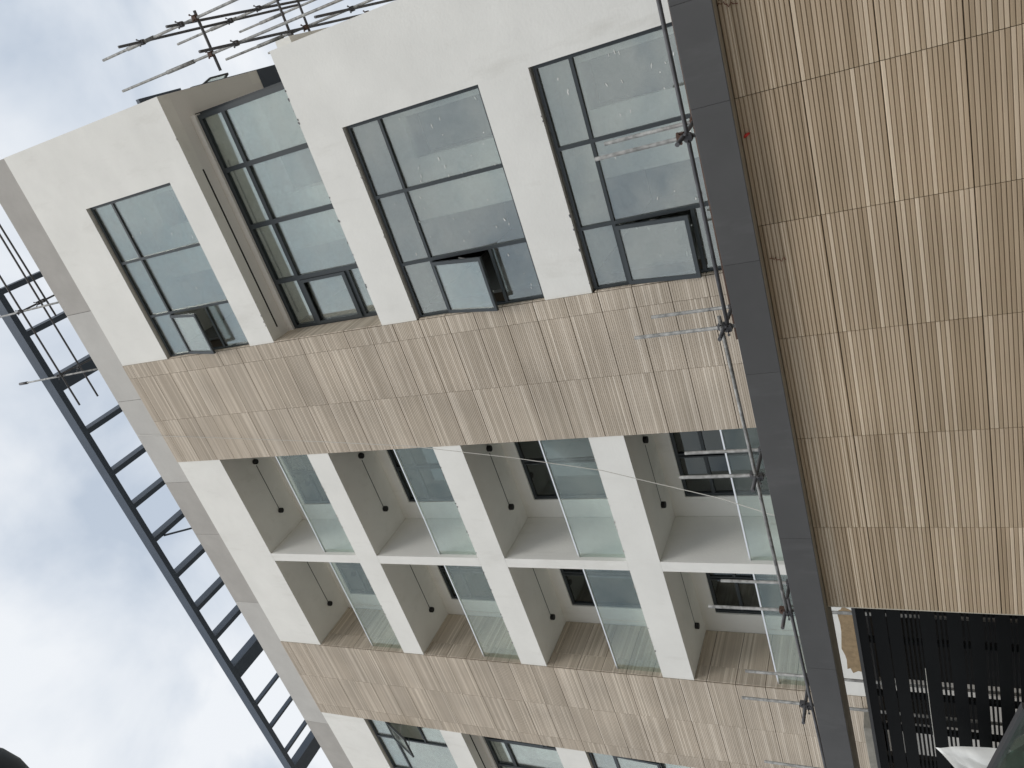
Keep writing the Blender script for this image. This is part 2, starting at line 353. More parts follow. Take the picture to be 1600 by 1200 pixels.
# balcony back walls with tall door openings, doors
def window(x0, x1, z0, z1, y, vs, hs, fmat='frame', gmat='glass', skip=(), bw=0.05, dep=0.07, extra=(), name='window'):
    """vs inner mullion x's; hs: list (xa,xb,z) of bars; panes fill the cells given in extra as rects"""
    w = MB(); e = bw
    w.box(x0, x1, y, y + dep, z1 - e, z1); w.box(x0, x1, y, y + dep, z0, z0 + e)
    w.box(x0, x0 + e, y, y + dep, z0 + e, z1 - e); w.box(x1 - e, x1, y, y + dep, z0 + e, z1 - e)
    for v in vs: w.box(v - e / 2, v + e / 2, y - 0.004, y + dep, z0 + e, z1 - e)
    for a, b_, z in hs: w.box(a, b_, y + 0.003, y + dep - 0.003, z - e / 2, z + e / 2)
    o = bpy.data.objects.new(name, None); COL.objects.link(o); o.parent = B; o.location = P((x0 + x1) / 2, y, z0) - B.location
    w.build('frame', fmat, o)
    for a, b_, c, d_ in extra:
        pm = MB().box(a - .008, b_ + .008, y + dep * 0.45, y + dep * 0.45 + 0.01, c - .008, d_ + .008).build('pane', gmat, o, origin=P((a + b_) / 2, y + dep * .45, (c + d_) / 2))
        pm.rotation_euler = (random.uniform(-.011, .011), 0, random.uniform(-.011, .011))   # no pane sits perfectly plumb
    return o
def sash(parent, x0, x1, zt, h, y, out_, e=0.055, gmat='glass'):
    """top-hung casement swung out by out_ at its foot"""
    a = math.asin(out_ / h); ca, sa = math.cos(a), math.sin(a)
    def T(x, s_, n): # s_ along the sash downwards, n outward normal
        return P(x, y - sa * s_ - ca * n, zt - ca * s_ + sa * n)
    m = MB()
    for (xa, xb, sa_, sb_) in ((x0, x1, 0, e), (x0, x1, h - e, h), (x0, x0 + e, e, h - e), (x1 - e, x1, e, h - e)):
        c = [T(xa, sa_, 0), T(xb, sa_, 0), T(xb, sb_, 0), T(xa, sb_, 0)]
        m.slab(c, T(xa, sa_, 0.045) - T(xa, sa_, 0))
    m.build('casement_frame', 'frame', parent)
    c = [T(x0 + e, e, 0.02), T(x1 - e, e, 0.02), T(x1 - e, h - e, 0.02), T(x0 + e, h - e, 0.02)]
    MB().slab(c, T(x0, 0, 0.008) - T(x0, 0, 0)).build('casement_pane', gmat, parent)
    st = MB()
    for xx in (x0 + 0.03, x1 - 0.03): st.bar(T(xx, h * 0.75, -0.01), P(xx, y + 0.03, zt - h * 0.45), 0.015, 0.015)
    st.build('stay_arm', 'galv', parent)
def three_bay(xr, xm1, xm2, xl, z0, z1, tr, zs, out_, y=10.07):
    """right pair of tall lights + left column: top light, swung casement, fixed foot light. xr>xl or mirrored"""
    lo, hi = min(xr, xl), max(xr, xl)
    a3, b3 = sorted((xm2, xl)); e = 0.025
    hs = [(lo + .05, hi - .05, tr), (a3 + e, b3 - 0.05 if b3 == hi else b3 - e, zs)]
    cells = []
    for p, q in ((xr, xm1), (xm1, xm2)):
        p, q = sorted((p, q)); cells += [(p + e, q - e, tr + e, z1 - .05), (p + e, q - e, z0 + .05, tr - e)]
    cells += [(a3 + e, b3 - e, tr + e, z1 - .05), (a3 + e, b3 - e, z0 + .05, zs - e)]
    o = window(lo, hi, z0, z1, y, [xm1, xm2], hs, extra=cells)
    sash(o, a3 + 0.03, b3 - 0.04, tr - 0.03, tr - zs - 0.03, y - 0.005, out_)
    return o
three_bay(-0.48, -1.63, -2.77, XA, 11.22, 13.56, 12.95, 11.96, 0.22)
three_bay(-0.48, -1.61, -2.74, XA, 4.96, 7.31, 6.72, 5.64, 0.25)
three_bay(-0.47, -1.59, -2.74, XA, 1.86, 4.16, 3.63, 2.52, 0.17)
three_bay(-17.5, -16.3, -15.04, XD, 11.22, 13.56, 12.95, 11.96, 0.42)
three_bay(-17.5, -16.3, -15.04, XD, 4.96, 7.31, 6.72, 5.64, 0.05)
three_bay(-17.5, -16.3, -15.04, XD, 1.86, 4.16, 3.63, 2.52, 0.05)
# head reveals (grey strip between plaster and frame)
# corner recess on the third floor
YR = 10.52
def recess(x_out, m, x_in, mirror=False):
    v = m
    lo, hi = min(x_out, x_in), max(x_out, x_in)
    cells = []; edges = [x_out] + v + [x_in]; e = 0.04
    for i in range(4):
        a, b_ = sorted((edges[i], edges[i + 1]))
        cells.append((a + e, b_ - e, 9.94, 10.36))
        if i < 3: cells.append((a + e, b_ - e, 8.13, 9.86))
    a, b_ = sorted((edges[3], edges[4]))
    cells += [(a + 0.10, b_ - 0.10, 8.88, 9.78), (a + e, b_ - e, 8.13, 8.72)]
    hs = [(lo + .08, hi - .08, 9.90), (a + .04, b_ - .04, 8.76), (a + .04, b_ - .04, 9.82)]
    o = window(lo, hi, 8.07, 10.48, YR, v, hs, extra=cells, bw=0.08, dep=0.09)
    sf = MB()
    for q in ((a + .045, a + .10, 8.80, 9.86), (b_ - .10, b_ - .045, 8.80, 9.86), (a + .10, b_ - .10, 8.80, 8.88), (a + .10, b_ - .10, 9.78, 9.86)):
        sf.box(q[0], q[1], YR - 0.03, YR + 0.05, q[2], q[3])
    sf.build('casement_frame', 'frame', o)
    MB().box(lo + .1, hi - .1, YR + 0.16, YR + 0.30, 9.97, 10.16).build('blind_box', 'interior', o)
    return o
recess(0.38, [-0.60, -1.64, -2.72], XA)
recess(-17.2, [-16.9, -16.1, -15.15], XD)
for a, b_ in ((XA, 0.40), (XL, XD)): add('recess_head', 'plaster_soffit', B, [(a, b_, YR - 0.05, YR + 0.2, 10.48, 10.598)])
add('side_glazing', 'frame', B, [(0.34, 0.42, YR + 0.10, YR + 0.18, 8.07, 10.6), (0.34, 0.42, 12.4, 12.5, 8.07, 10.6), (0.34, 0.42, YR + .18, 12.4, 10.5, 10.6), (0.34, 0.42, YR + .18, 12.4, 8.07, 8.15), (0.34, 0.42, 11.4, 11.48, 8.15, 10.5)])
add('side_pane', 'glass', B, [(0.37, 0.38, YR + .18, 11.4, 8.15, 10.5), (0.37, 0.38, 11.48, 12.4, 8.15, 10.5)])
# recess soffit, its far dark end and the light slots
def slot_box(x0, x1, y0, y1, z): return (x0, x1, y0, y1, z - 0.004, z + 0.01)
add('recess_soffit', 'plaster_soffit', B, [(XA, XR, 10.25, 12.56, 10.601, 11.15)])
add('recess_soffit', 'steel', B, [(0.42, XR, 12.56, 14.4, 10.59, 11.1)], label='dark metal end of the recess soffit')
add('recess_soffit', 'plaster_soffit', B, [(XL, XD, 10.25, 11.5, 10.601, 11.15)])
add('light_slot', 'black', B, [(-3.48, -0.45, 10.225, 10.255, 10.594, 10.6)])
add('light_slot', 'black', B, [(-17, XD - 0.1, 10.225, 10.255, 10.594, 10.6)])
add('recess_sill', 'plaster', B, [(XA, XR, 10.25, 14.5, 7.46, 8.068)])
add('recess_sill', 'plaster', B, [(XL, XD, 10.25, 14.5, 7.46, 8.068)])
add('parapet_ledge', 'plaster', B, [(XR, 0.93, 10.12, 12.0, 7.72, 8.0)])
add('side_ledge', 'steel', B, [(XR, 0.90, 10.02, 11.0, 11.03, 11.10)])
add('side_ledge', 'steel', B, [(XR, 0.845, 10.9, 14.4, 10.66, 10.72)])
# side wall of the building on the right
add('end_wall', 'plaster', B, [(XR - .22, XR, 10.25, 11.0, 11.15, ZT), (XR - .22, XR, 11.0, 12.3, 12.2, ZT), (XR - .22, XR, 12.3, 22, 10.6, ZT), (XR - .22, XR, 10.25, 22, 1.25, 7.46), (XR - .22, XR, 14.5, 22, 7.46, 10.6)])
ow = bpy.data.objects.new('side_window', None); COL.objects.link(ow); ow.parent = B; ow.location = P(0.85, 11.6, 10.9) - B.location
q = [P(.074 * 11.3, 11.3, .957 * 11.3), P(.079 * 11.55, 11.55, .936 * 11.55), P(.076 * 12.15, 12.15, .899 * 12.15), P(.070 * 12.0, 12.0, .911 * 12.0)]
fr = MB()
for i in range(4): fr.bar(q[i], q[(i + 1) % 4], 0.035, 0.035)
fr.build('frame', 'frame', ow)
MB().slab(q, (0, 0, 0.006)).build('pane', 'glass', ow)

# interior: back wall, slabs, partition walls (pale near the glass, shade of the deeper rooms put into a grey)
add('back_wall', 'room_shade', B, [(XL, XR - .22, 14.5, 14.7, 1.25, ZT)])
for z0, z1 in ((13.7, 15.0), (7.46, 8.06), (4.35, 4.95), (1.25, 1.85)):
    for a, b_ in ((XA, XR - .22), (XL, XD)): add('floor_slab', 'interior', B, [(a, b_, 10.26, 14.5, z0, z1 - .005)])
add('floor_slab', 'interior', B, [(XA, XR - .22, 12.56, 14.5, 10.6, 11.15)]); add('floor_slab', 'interior', B, [(XL, XD, 11.5, 14.5, 10.6, 11.15)])
for z0, z1 in FL: add('floor_slab', 'interior', B, [(XC, XB, 11.42, 14.5, z0, z1)])
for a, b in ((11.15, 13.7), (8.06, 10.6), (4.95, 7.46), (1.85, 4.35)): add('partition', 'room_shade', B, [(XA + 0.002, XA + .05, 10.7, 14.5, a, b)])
add('partition', 'interior', B, [(XM1, XM0, 11.42, 14.5, b, a) for (a, _), (_, b) in zip(FL[:-1], FL[1:])])
for za, zb in ((11.15, 13.7), (8.06, 10.6), (4.95, 7.46), (1.85, 4.35)):
    yw = 11.2
    x1_ = XR - .22 if za != 8.06 else 0.33
    for mirror in (0, 1):
        f_ = (lambda v: -17.98 - v) if mirror else (lambda v: v)
        add('partition', 'interior', B, punched(*sorted((f_(-2.35), f_(x1_))), za, zb, [(*sorted((f_(-1.34), f_(-0.67))), za, za + 2.09)], yw, yw + .14))
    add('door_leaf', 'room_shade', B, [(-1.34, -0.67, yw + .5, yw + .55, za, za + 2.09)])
add('roof', 'concrete', B, [(XL, XR - .22, 10.25, 22, ZT, ZT + 0.25)])
add('rear_wall', 'plaster', B, [(XL, XR, 22, 22.3, GZ, ZT + .25), (XL - .25, XL, 10, 22, GZ, ZT + .25)])
# balcony back walls, doors
for k in range(4):
    zc = FL[k][0]; zf = FL[k + 1][1]; zh = zc - 0.29
    for x0, x1, dr in ((XM0, XB, -8.37), (XC, XM1, -11.22)):
        add('balcony_back_wall', 'plaster', B, punched(x0, x1, zf, zc, [(dr, x1, zf, zh)], 11.27, 11.42))
        xr_ = x1; mid = dr + 0.87
        cells = [(dr + .05, mid - .03, zf + .05, zh - .56), (mid + .03, xr_ - .05, zf + .05, zh - .56), (dr + .05, mid - .03, zh - .50, zh - .05), (mid + .03, xr_ - .05, zh - .50, zh - .05)]
        cells = [(a, b_, c, d_) for a, b_, c, d_ in cells]
        o = window(dr, xr_, zf, zh, 11.30, [mid, mid + 0.03], [(dr + .05, xr_ - .05, zh - .53)], extra=cells, gmat='door_glass', name='balcony_door', bw=0.06)
# balustrades
for k in range(4):
    zf = FL[k + 1][1]
    for x0, x1 in ((XM0, XB), (XC, XM1)):
        o = bpy.data.objects.new('balustrade', None); COL.objects.link(o); o.parent = B; o.location = P((x0 + x1) / 2, 10.1, zf) - B.location
        MB().box(x0 + .005, x1 - .005, 10.075, 10.115, zf + .94, zf + .965).build('handrail', 'rail', o)
        n = 2; w_ = (x1 - x0) / n
        for i in range(n): MB().box(x0 + i * w_ + .008, x0 + (i + 1) * w_ - .008, 10.09, 10.10, zf + .02, zf + .94).build('glass_panel', 'rail_glass', o)
        MB().box(x0 + .005, x1 - .005, 10.07, 10.12, zf, zf + .02).build('floor_channel', 'rail', o)
# downlights and slots in the balcony soffits
for k in range(4):
    z = FL[k][0]
    for x0, x1 in ((-6.78, -8.17), (-9.64, -11.10)):
        add('light_slot', 'black', B, [(x1 + .05, x0 - .10, 10.78, 10.796, z - .003, z + .001)])
        for xx in (x0, x1):
            dl = MB(); c = P(xx, 10.79, z)
            dl.tube([c + Vector((0, 0, -0.075)), c + Vector((0, 0, 0.003))], 0.068, 14)
            dl.build('downlight', 'black', B)
# fascia panels
for x0, x1, mm in ((-2.39, XR, 'screed_a'), (-4.53, -2.39, 'screed_b'), (-6.75, -4.53, 'screed_b'), (-8.28, -6.75, 'screed_a'), (-10.45, -8.28, 'screed_a'), (-14.83, -10.45, 'screed_b'), (XL, -14.83, 'screed_a')):
    add('fascia_panel', mm, B, [(x0 + .004, x1 - .004, 10.03, 10.24, ZT + .005, ZF)], bevel=0.004)
add('fascia_joint', 'grout', B, [(XL, XR - .01, 10.045, 10.24, ZT - .002, ZT + .006)])
# tiles on the two columns
tz = rows(1.25, ZT, 3.04, 0.5338)
tiles(B, [XB, -5.082, -4.005, XA], tz, 9.985, 'tile_facade')
tiles(B, [XD, -13.95, -12.87, XC], tz, 9.985, 'tile_facade')
for k in range(4):
    zf, zc = FL[k + 1][1], FL[k][0]
    tiles(B, [10.0, 10.36, 11.26], rows(zf, zc, 3.04, 0.5338), 0, 'tile_facade', side=XC + 0.013)
tiles(B, [10.0, 10.51], rows(8.07, 10.6, 3.04, 0.5338), 0, 'tile_facade', side=XA + 0.013)
for zz in ((11.22, 13.55), (4.96, 7.3), (1.86, 4.15)):
    tiles(B, [10.0, 10.06], rows(zz[0], zz[1], 3.04, 0.5338), 0, 'tile_facade', side=XA + 0.012)
# raw render showing on the lowest balcony band
pr = MB(); pts = []
rnd = random.Random(3)
for i in range(26):
    a = 2 * math.pi * i / 26; rr = 1 + rnd.uniform(-0.16, 0.12)
    pts.append(P(-10.38 + math.copysign(abs(math.cos(a)) ** 0.6, math.cos(a)) * 0.74 * rr, 9.996, 1.42 + math.copysign(abs(math.sin(a)) ** 0.6, math.sin(a)) * 0.19 * rr))
pr.slab(pts, (0, 0.01, 0)); pr.build('bare_render_patch', 'bare_render', B)
# ground floor: car port, shade put into back wall and ceiling colour; columns, low wall
add('ground_floor_back_wall', 'carport_shade', B, [(XL, XR, 13.0, 13.2, GZ, 1.25)])
add('ground_floor_ceiling', 'carport_shade', B, [(XL, XR, 10.05, 13.0, 1.15, 1.248)])
add('column', 'screed_b', B, [(-11.74, -11.43, 10.12, 10.2, GZ, 1.15)])  # column darkened with screed colour to stand in for shade
add('low_wall', 'screed_a', B, [(-14.5, -11.42, 10.0, 10.045, GZ, -0.45)])  # shade behind the gate put into the wall's darker screed colour
for xx in (-8.5, -5.0, -1.5): add('column', 'plaster', B, [(xx, xx + .35, 10.3, 10.6, GZ, 1.15)])

# ------------------------------------------------------------------ roof pergola
PG = thing('roof_pergola', 'dark blue-grey steel pergola overhanging the roof edge like a ladder', 'pergola', P(-9, 12, ZT + .25))
MB().box(-19, -0.9, 10.50, 10.65, 18.60, 18.95).build('front_beam', 'steel', PG, bevel=0.006)
MB().box(-19, -0.9, 14.50, 14.65, 18.60, 18.95).build('rear_beam', 'steel', PG)
rung = [(-4.35 - .0, .13)]
for x, w_ in ((-1.6, .13), (-2.7, .13), (-5.45, .13), (-6.72, .13), (-7.80, .13), (-8.93, .13), (-10.19, .13), (-11.42, .13), (-12.54, .13), (-15.30, .07), (-16.33, .07), (-17.45, .07)):
    MB().box(x - w_, x, 10.65, 14.5, 18.62, 18.92 if w_ > .1 else 18.78).build('rafter', 'steel', PG)
for x0, x1 in ((-4.33, -3.93), (-14.2, -13.75), (-18.6, -18.1)):
    MB().box(x0, x1, 10.65, 14.5, 18.61, 18.93).build('deep_rafter', 'steel', PG)
MB().bar(P(-9.3, 11.6, 18.1), P(-9.05, 10.9, 18.6), .05, .05).build('brace', 'steel', PG)
for x in (-18.3, -13.95, -9.0, -4.1, -1.2): MB().box(x - .1, x + .1, 13.9, 14.1, ZT + .25, 18.6).build('post', 'steel', PG)

# ------------------------------------------------------------------ scaffolds
R = 0.0242
def pole(m, pts, rad=R): m.tube([P(*p) for p in pts], rad)
def coupler(parent, p, axis=0):
    m = MB(); c = P(*p); s_ = 0.045
    m.bar(c + Vector((-s_, 0, 0)), c + Vector((s_, 0, 0)), .07, .07); m.bar(c + Vector((0, 0, -s_)), c + Vector((0, 0, s_)), .066, .074)
    for sx in (-1, 1): m.tube([c + Vector((sx * .03, -.03, 0)), c + Vector((sx * .055, -.10, .01 * sx))], .009, 6); m.tube([c + Vector((sx * .055, -.085, .01 * sx)), c + Vector((sx * .055, -.10, .01 * sx))], .017, 6)
    m.build('coupler', 'rusty' if random.random() < .12 else 'galv_dark', parent)
def one(parent, name, mt, a, b_, rad=R, joint=None):
    m = MB(); pole(m, [a, b_], rad)
    if joint:
        t = [a[i] + (b_[i] - a[i]) * joint for i in range(3)]; t2 = [a[i] + (b_[i] - a[i]) * (joint + .05) for i in range(3)]
        m.tube([P(*t), P(*t2)], rad * 1.45)
    return m.build(name, mt, parent)
# between wall and building
F1 = thing('scaffold', 'galvanised tube scaffold with couplers standing between boundary wall and building', 'scaffold', P(-5, 8, GZ), 'tube scaffolds around the building')
D1, D2 = 7.8, 8.34
for (ua, ub, ta, tb) in ((-.182, -.1655, .362, .344), (-.4495, -.420, .373, .340), (-.7035, -.6575, .361, .342), (-.980, -.9195, .369, .336), (-1.205, -1.134, .352, .333), (.09, .085, .35, .34), (-1.47, -1.38, .35, .34)):
    xa, xb = ua * D1, ub * D2
    one(F1, 'standard', 'galv', (xa, D1, GZ), (xa, D1, ta * D1)); one(F1, 'standard', 'galv', (xb, D2, GZ), (xb, D2, tb * D2))
    one(F1, 'transom', 'galv_dark', (xa + .01, D1 - .33, 1.875), (xb + .01, D2 + .12, 1.865), R * 1.05)
    coupler(F1, (xa, D1 - .03, 1.83)); coupler(F1, (xa + .02, D1 - .02, 1.90)); coupler(F1, (xb, D2, 1.87)); coupler(F1, (xb + .05, D2 - .02, 1.80))
    one(F1, 'transom', 'galv_dark', (xa + .03, D1 - .2, .2), (xb + .03, D2 + .12, .2), R)
one(F1, 'ledger', 'galv_dark', (.9, D1 - .04, 1.835), (-3.55, D1 - .04, 1.83)); one(F1, 'ledger', 'galv', (-3.35, D1 - .045, 1.90), (-7.6, D1 - .045, 1.845)); one(F1, 'ledger', 'galv_dark', (-7.4, D1 - .04, 1.80), (-12.5, D1 - .04, 1.75))
one(F1, 'ledger', 'rusty', (1, D2 - .04, 1.85), (-3.9, D2 - .04, 1.875)); one(F1, 'ledger', 'galv', (-3.6, D2 - .05, 1.80), (-12.5, D2 - .05, 1.86))
one(F1, 'ledger', 'galv', (1, D1 - .04, .25), (-12.5, D1 - .04, .25))
# on the right-hand end of the building
F2 = thing('scaffold', 'tube scaffold cantilevered beside the right end of the building, against the sky', 'scaffold', P(1.4, 11, GZ), 'tube scaffolds around the building')
for x, y, z in ((.161 * 10.5, 10.5, 11.92), (.139 * 12.25, 12.25, 11.87), (.109 * 10.5, 10.5, 11.82), (.0945 * 12.25, 12.25, 10.91), (1.15, 14.2, 11.5), (1.72, 14.2, 12.0)):
    one(F2, 'standard', 'galv', (x, y, GZ), (x, y, z), R, joint=.86 + .05 * random.random())
one(F2, 'ledger', 'galv_dark', (1.70, 10.06, 10.96), (1.70, 13.8, 10.0)); one(F2, 'ledger', 'galv_dark', (1.70, 10.2, 9.95), (1.69, 16, 9.3)); one(F2, 'ledger', 'galv_dark', (1.145, 9.7, 9.06), (1.145, 16, 8.75))
one(F2, 'ledger', 'galv_dark', (1.145, 11.3, 8.0), (1.145, 15, 7.6))
for xa, xb, y, z in ((1.80, .88, 10.55, 9.60), (1.76, 1.05, 12.2, 9.26), (1.85, .95, 13.3, 9.65)):
    one(F2, 'transom', 'galv_dark', (xa, y, z), (xb, y, z), R * 1.15)
for p in ((1.69, 10.47, 10.85), (1.69, 10.47, 9.9), (1.145, 10.47, 9.0), (1.145, 10.5, 9.6), (1.70, 12.2, 9.7), (1.70, 12.2, 10.4), (1.145, 12.2, 9.26), (1.145, 12.2, 8.9), (1.15, 14.1, 8.8), (1.70, 10.5, 9.6), (1.145, 12.25, 7.9)): coupler(F2, p)
# at the roof edge, in front of the pergola
F3 = thing('scaffold', 'small tube scaffold rising above the roof edge in front of the pergola beam', 'scaffold', P(-2.9, 10.4, ZT + .25), 'tube scaffolds around the building')
DA = 10.28
one(F3, 'standard', 'galv', (-.205 * DA, DA, ZT + .1), (-.209 * DA, DA, 1.83 * DA)); one(F3, 'standard', 'galv', (-.364 * DA, DA, ZT + .1), (-.374 * DA, DA, 1.888 * DA))
m = MB(); m.tube([P(-.3735 * DA, DA, 1.86 * DA), P(-.374 * DA, DA, 1.89 * DA)], R * 1.6); m.build('sleeve', 'galv_dark', F3)
one(F3, 'ledger', 'galv_dark', (.8, DA - .03, 17.68), (-.446 * DA, DA - .03, 1.716 * DA))
DB = 10.72
one(F3, 'ledger', 'galv_dark', (.8, DB, 17.64), (-.431 * DB, DB, 1.640 * DB)); DC = 10.86
one(F3, 'ledger', 'galv_dark', (.8, DC, 17.70), (-.233 * DC, DC, 1.620 * DC))
one(F3, 'transom', 'galv_dark', (-.208 * DA, DA - .1, 17.76), (-2.12, 11.7, 17.8)); one(F3, 'transom', 'galv_dark', (-.366 * DA, DA - .1, 17.72), (-3.84, 11.7, 17.72))
for p in ((-.206 * DA, DA - .03, 17.7), (-.367 * DA, DA - .03, 17.66), (-2.12, DB, 17.7), (-2.12, DC, 17.7), (-3.82, DB, 17.66)): coupler(F3, p)

# ------------------------------------------------------------------ boundary wall in front
YF = 6.63; FX = -6.402
FW = thing('boundary_wall', 'boundary wall clad in fluted wood-look tiles with a dark grey metal coping in front', 'wall', P(-2, YF, GZ))
MB().box(FX + .012, 6.0, YF + .015, 6.93, GZ, 1.145).build('wall_core', 'grout', FW)
fx = [FX] + [-5.328, -4.247, -3.162, -2.078, -1.002, .079, 1.16, 2.241]
fz = [GZ, -1.0, -.462, .079, .636 - .012, 1.17]
fz = [-1.30, -.996, -.457, .0865, .634, 1.1435]
tiles(FW, fx, fz, YF, 'tile_fence')
MB().box(FX - .010, FX + .002, YF - .008, YF + .05, GZ + .1, 1.144).build('corner_trim', 'trim', FW)
MB().box(FX, 6.0, YF - .03, YF + .014, GZ, -1.302).build('plinth', 'concrete', FW)
YC = 6.47
seams = [-12.6, -9.3, -7.2, -5.35, -3.42, -2.33, -0.98, -.2, 1.2, 3.4, 6.0]
for a, b_ in zip(seams[:-1], seams[1:]):
    MB().box(a + .0005, b_ - .0005, YC, 6.86, 1.147, 1.462).build('coping_panel', 'coping', FW, bevel=0.004)
MB().box(-12.6, 6.0, YC + .01, 6.85, 1.143, 1.1465).build('coping_underside', 'coping_under', FW)
def squiggle(p0, n, step, amp, mt, seed, rad=.004):
    rr = random.Random(seed); pts = []; x, y, z = p0
    for i in range(n):
        pts.append(P(x, y - .015 - abs(rr.uniform(0, amp)), z)); x += rr.uniform(-amp, amp); z -= step
    m = MB(); m.tube(pts, rad, 6); return m.build('tie_wire', mt, FW)
squiggle((-.30, YF, 1.135), 14, .011, .022, 'wire', 1); squiggle((-.27, YF, 1.12), 9, .011, .022, 'wire', 5)
squiggle((-.66, YF, -.205), 7, .012, .02, 'wire', 2, .004); squiggle((-2.38, YF, 1.09), 12, .012, .03, 'wire', 3)
m = MB(); c = P(-1.30, YF - .03, 1.10); m.tube([c + Vector((-.02, 0, .02)), c, c + Vector((.015, -.01, -.035))], [.006, .016, .009], 8); m.build('plug', 'red_plastic', FW)

# ------------------------------------------------------------------ gate
GT = thing('sliding_gate', 'black metal gate of wide boards and narrow slats beside the tiled wall', 'gate', P(-8.5, 6.72, GZ))
YG = 6.75
gaps = [(.118, .115), (.112, .109), (.0885, .0872), (.067, .064), (.0607, .0577), (.0545, .0513), (.0482, .0452), (.042, .0405), (.0195, .0165), (.013, .010), (.007, .0036), (-.016, -.0195), (-.0226, -.026), (-.0445, -.0478), (-.0508, -.054), (-.0568, -.0602), (-.079, -.082), (-.0852, -.0882),
        (-.110, -.113), (-.116, -.119), (-.122, -.125), (-.148, -.151), (-.154, -.157), (-.18, -.183), (-.186, -.189)]
z = .1315
for a, b_ in gaps:
    w_ = z - a
    MB().box(-11.6, FX - .02, YG, YG + .03, a * YG, z * YG).build('board' if w_ > .01 else 'slat', 'gate_paint', GT)
    z = b_
MB().box(-11.6, FX - .02, YG, YG + .03, GZ + .1, z * YG).build('board', 'gate_paint', GT)
for x in (-6.55, -7.02, -7.86, -8.42, -9.0, -10.2, -11.5): MB().box(x - .05, x + .0, YG + .031, YG + .09, GZ + .06, .1310 * YG).build('gate_post', 'gate_paint', GT)
MB().box(-11.6, FX - .02, YG - .005, YG + .10, .1318 * YG, .1318 * YG + .035).build('top_rail', 'coping', GT)

# banner of white cloth hanging on the gate
nx, nz = 34, 24; cv = []; cf = []
cx, cy, cz = -1.274 * 6.45, 6.45, .040 * 6.45
for i in range(nx + 1):
    s_ = i / nx; X = cx - 2.6 * s_ + 0
    topz = cz - .62 * math.sin(math.pi * s_) * .9 - .02 * s_
    for j in range(nz + 1):
        t_ = j / nz
        ang = math.atan2(t_ * 1.3 + .02, s_ * 2.6 + .02)
        rr = math.hypot(s_ * 2.6, t_ * 1.3)
        fold = (.07 * (math.sin(ang * 11 + .6) - .3 * math.exp(-t_ * 8)) + .02 * math.sin(ang * 29)) * min(1, rr * 1.8) * math.exp(-rr * .35)
        cv.append(P(X + .09 * t_, cy - .03 - fold - .05 * math.sin(math.pi * s_), topz - 1.2 * t_ * (1 - .15 * s_)))
for i in range(nx):
    for j in range(nz): a = i * (nz + 1) + j; cf.append((a, a + 1, a + nz + 2, a + nz + 1))
me = bpy.data.meshes.new('banner'); me.from_pydata([v - P(cx, cy, cz) for v in cv], [], cf); me.materials.append(MATS['cloth'])
me.polygons.foreach_set('use_smooth', [True] * len(cf)); me.update()
bn = bpy.data.objects.new('cloth_banner', me); COL.objects.link(bn); bn.location = P(cx, cy, cz)
so_ = bn.modifiers.new('thickness', 'SOLIDIFY'); so_.thickness = 0.002
tag(bn, 'plain white cloth banner tied by its corner to the black gate', 'banner')
m = MB(); m.tube([P(cx, cy - .03, cz), P(-7.9, 6.62, .27), P(-7.35, 6.73, .275)], .004, 6)
tag(m.build('tie_cord', 'rope', origin=P(-7.35, 6.73, .275)), 'pale cord running from the banner corner along the gate', 'cord')

add('concrete_lintel', 'concrete', B, [(XD, -11.95, 9.55, 9.96, 1.24, 1.43)], bevel=0.01)

# rope slung from the roof edge
ROPE = [(-.7119, .4074, 8.82), (-.7461, .3041, 8.5), (-.7652, .2624, 8.3), (-.7833, .2215, 8.1), (-.80, .185, 7.9)]
un = [(-.5396, 1.5845, 10.0), (-.5526, 1.4422, 9.93), (-.5899, 1.0636, 9.7), (-.6131, .8554, 9.5), (-.6498, .6499, 9.25), (-.684, .490, 9.0), *ROPE]
m = MB(); m.tube([P(a * d_, d_, b_ * d_) for a, b_, d_ in un], .0065, 6)
tag(m.build('rope', 'rope', origin=P(-5.4, 10, 15.8)), 'thin pale rope slung from the roof edge down to the scaffold', 'rope')

# ------------------------------------------------------------------ parked car at the left edge
CAR = thing('parked_car', 'dark grey car at the gate with only its windscreen corner in view', 'car', Vector((-8.4, 5.05, 0.004)))
cx0, yn, yf = -8.4, 4.15, 5.95       # metres
def prof_body():
    return [(-2.15, .35), (-2.2, .75), (-2.1, 1.0), (-1.2, 1.05), (1.35, 1.04), (1.75, .98), (2.3, .86), (2.42, .6), (2.36, .35), (1.95, .30), (1.85, .62), (1.5, .74), (1.15, .62), (1.05, .28), (-1.05, .28), (-1.15, .62), (-1.5, .74), (-1.85, .62), (-1.95, .30)]
pb = MB(); L_ = [Vector((cx0 + a, yn, b_)) for a, b_ in prof_body()]
pb.slab(L_, (0, yf - yn, 0)); pb.build('body', 'car_paint', CAR, bevel=0.06)
def CP(x, z, far, ins=0.0): return Vector((cx0 + x, (yf - .06 - ins) if far else (yn + .06 + ins), z))
A0, A1, R1_, R0 = (1.57, 1.02), (.10, 1.57), (-1.2, 1.60), (-1.95, 1.04)
A0 = (1.57, 1.045); A1 = (0.09, 1.585)
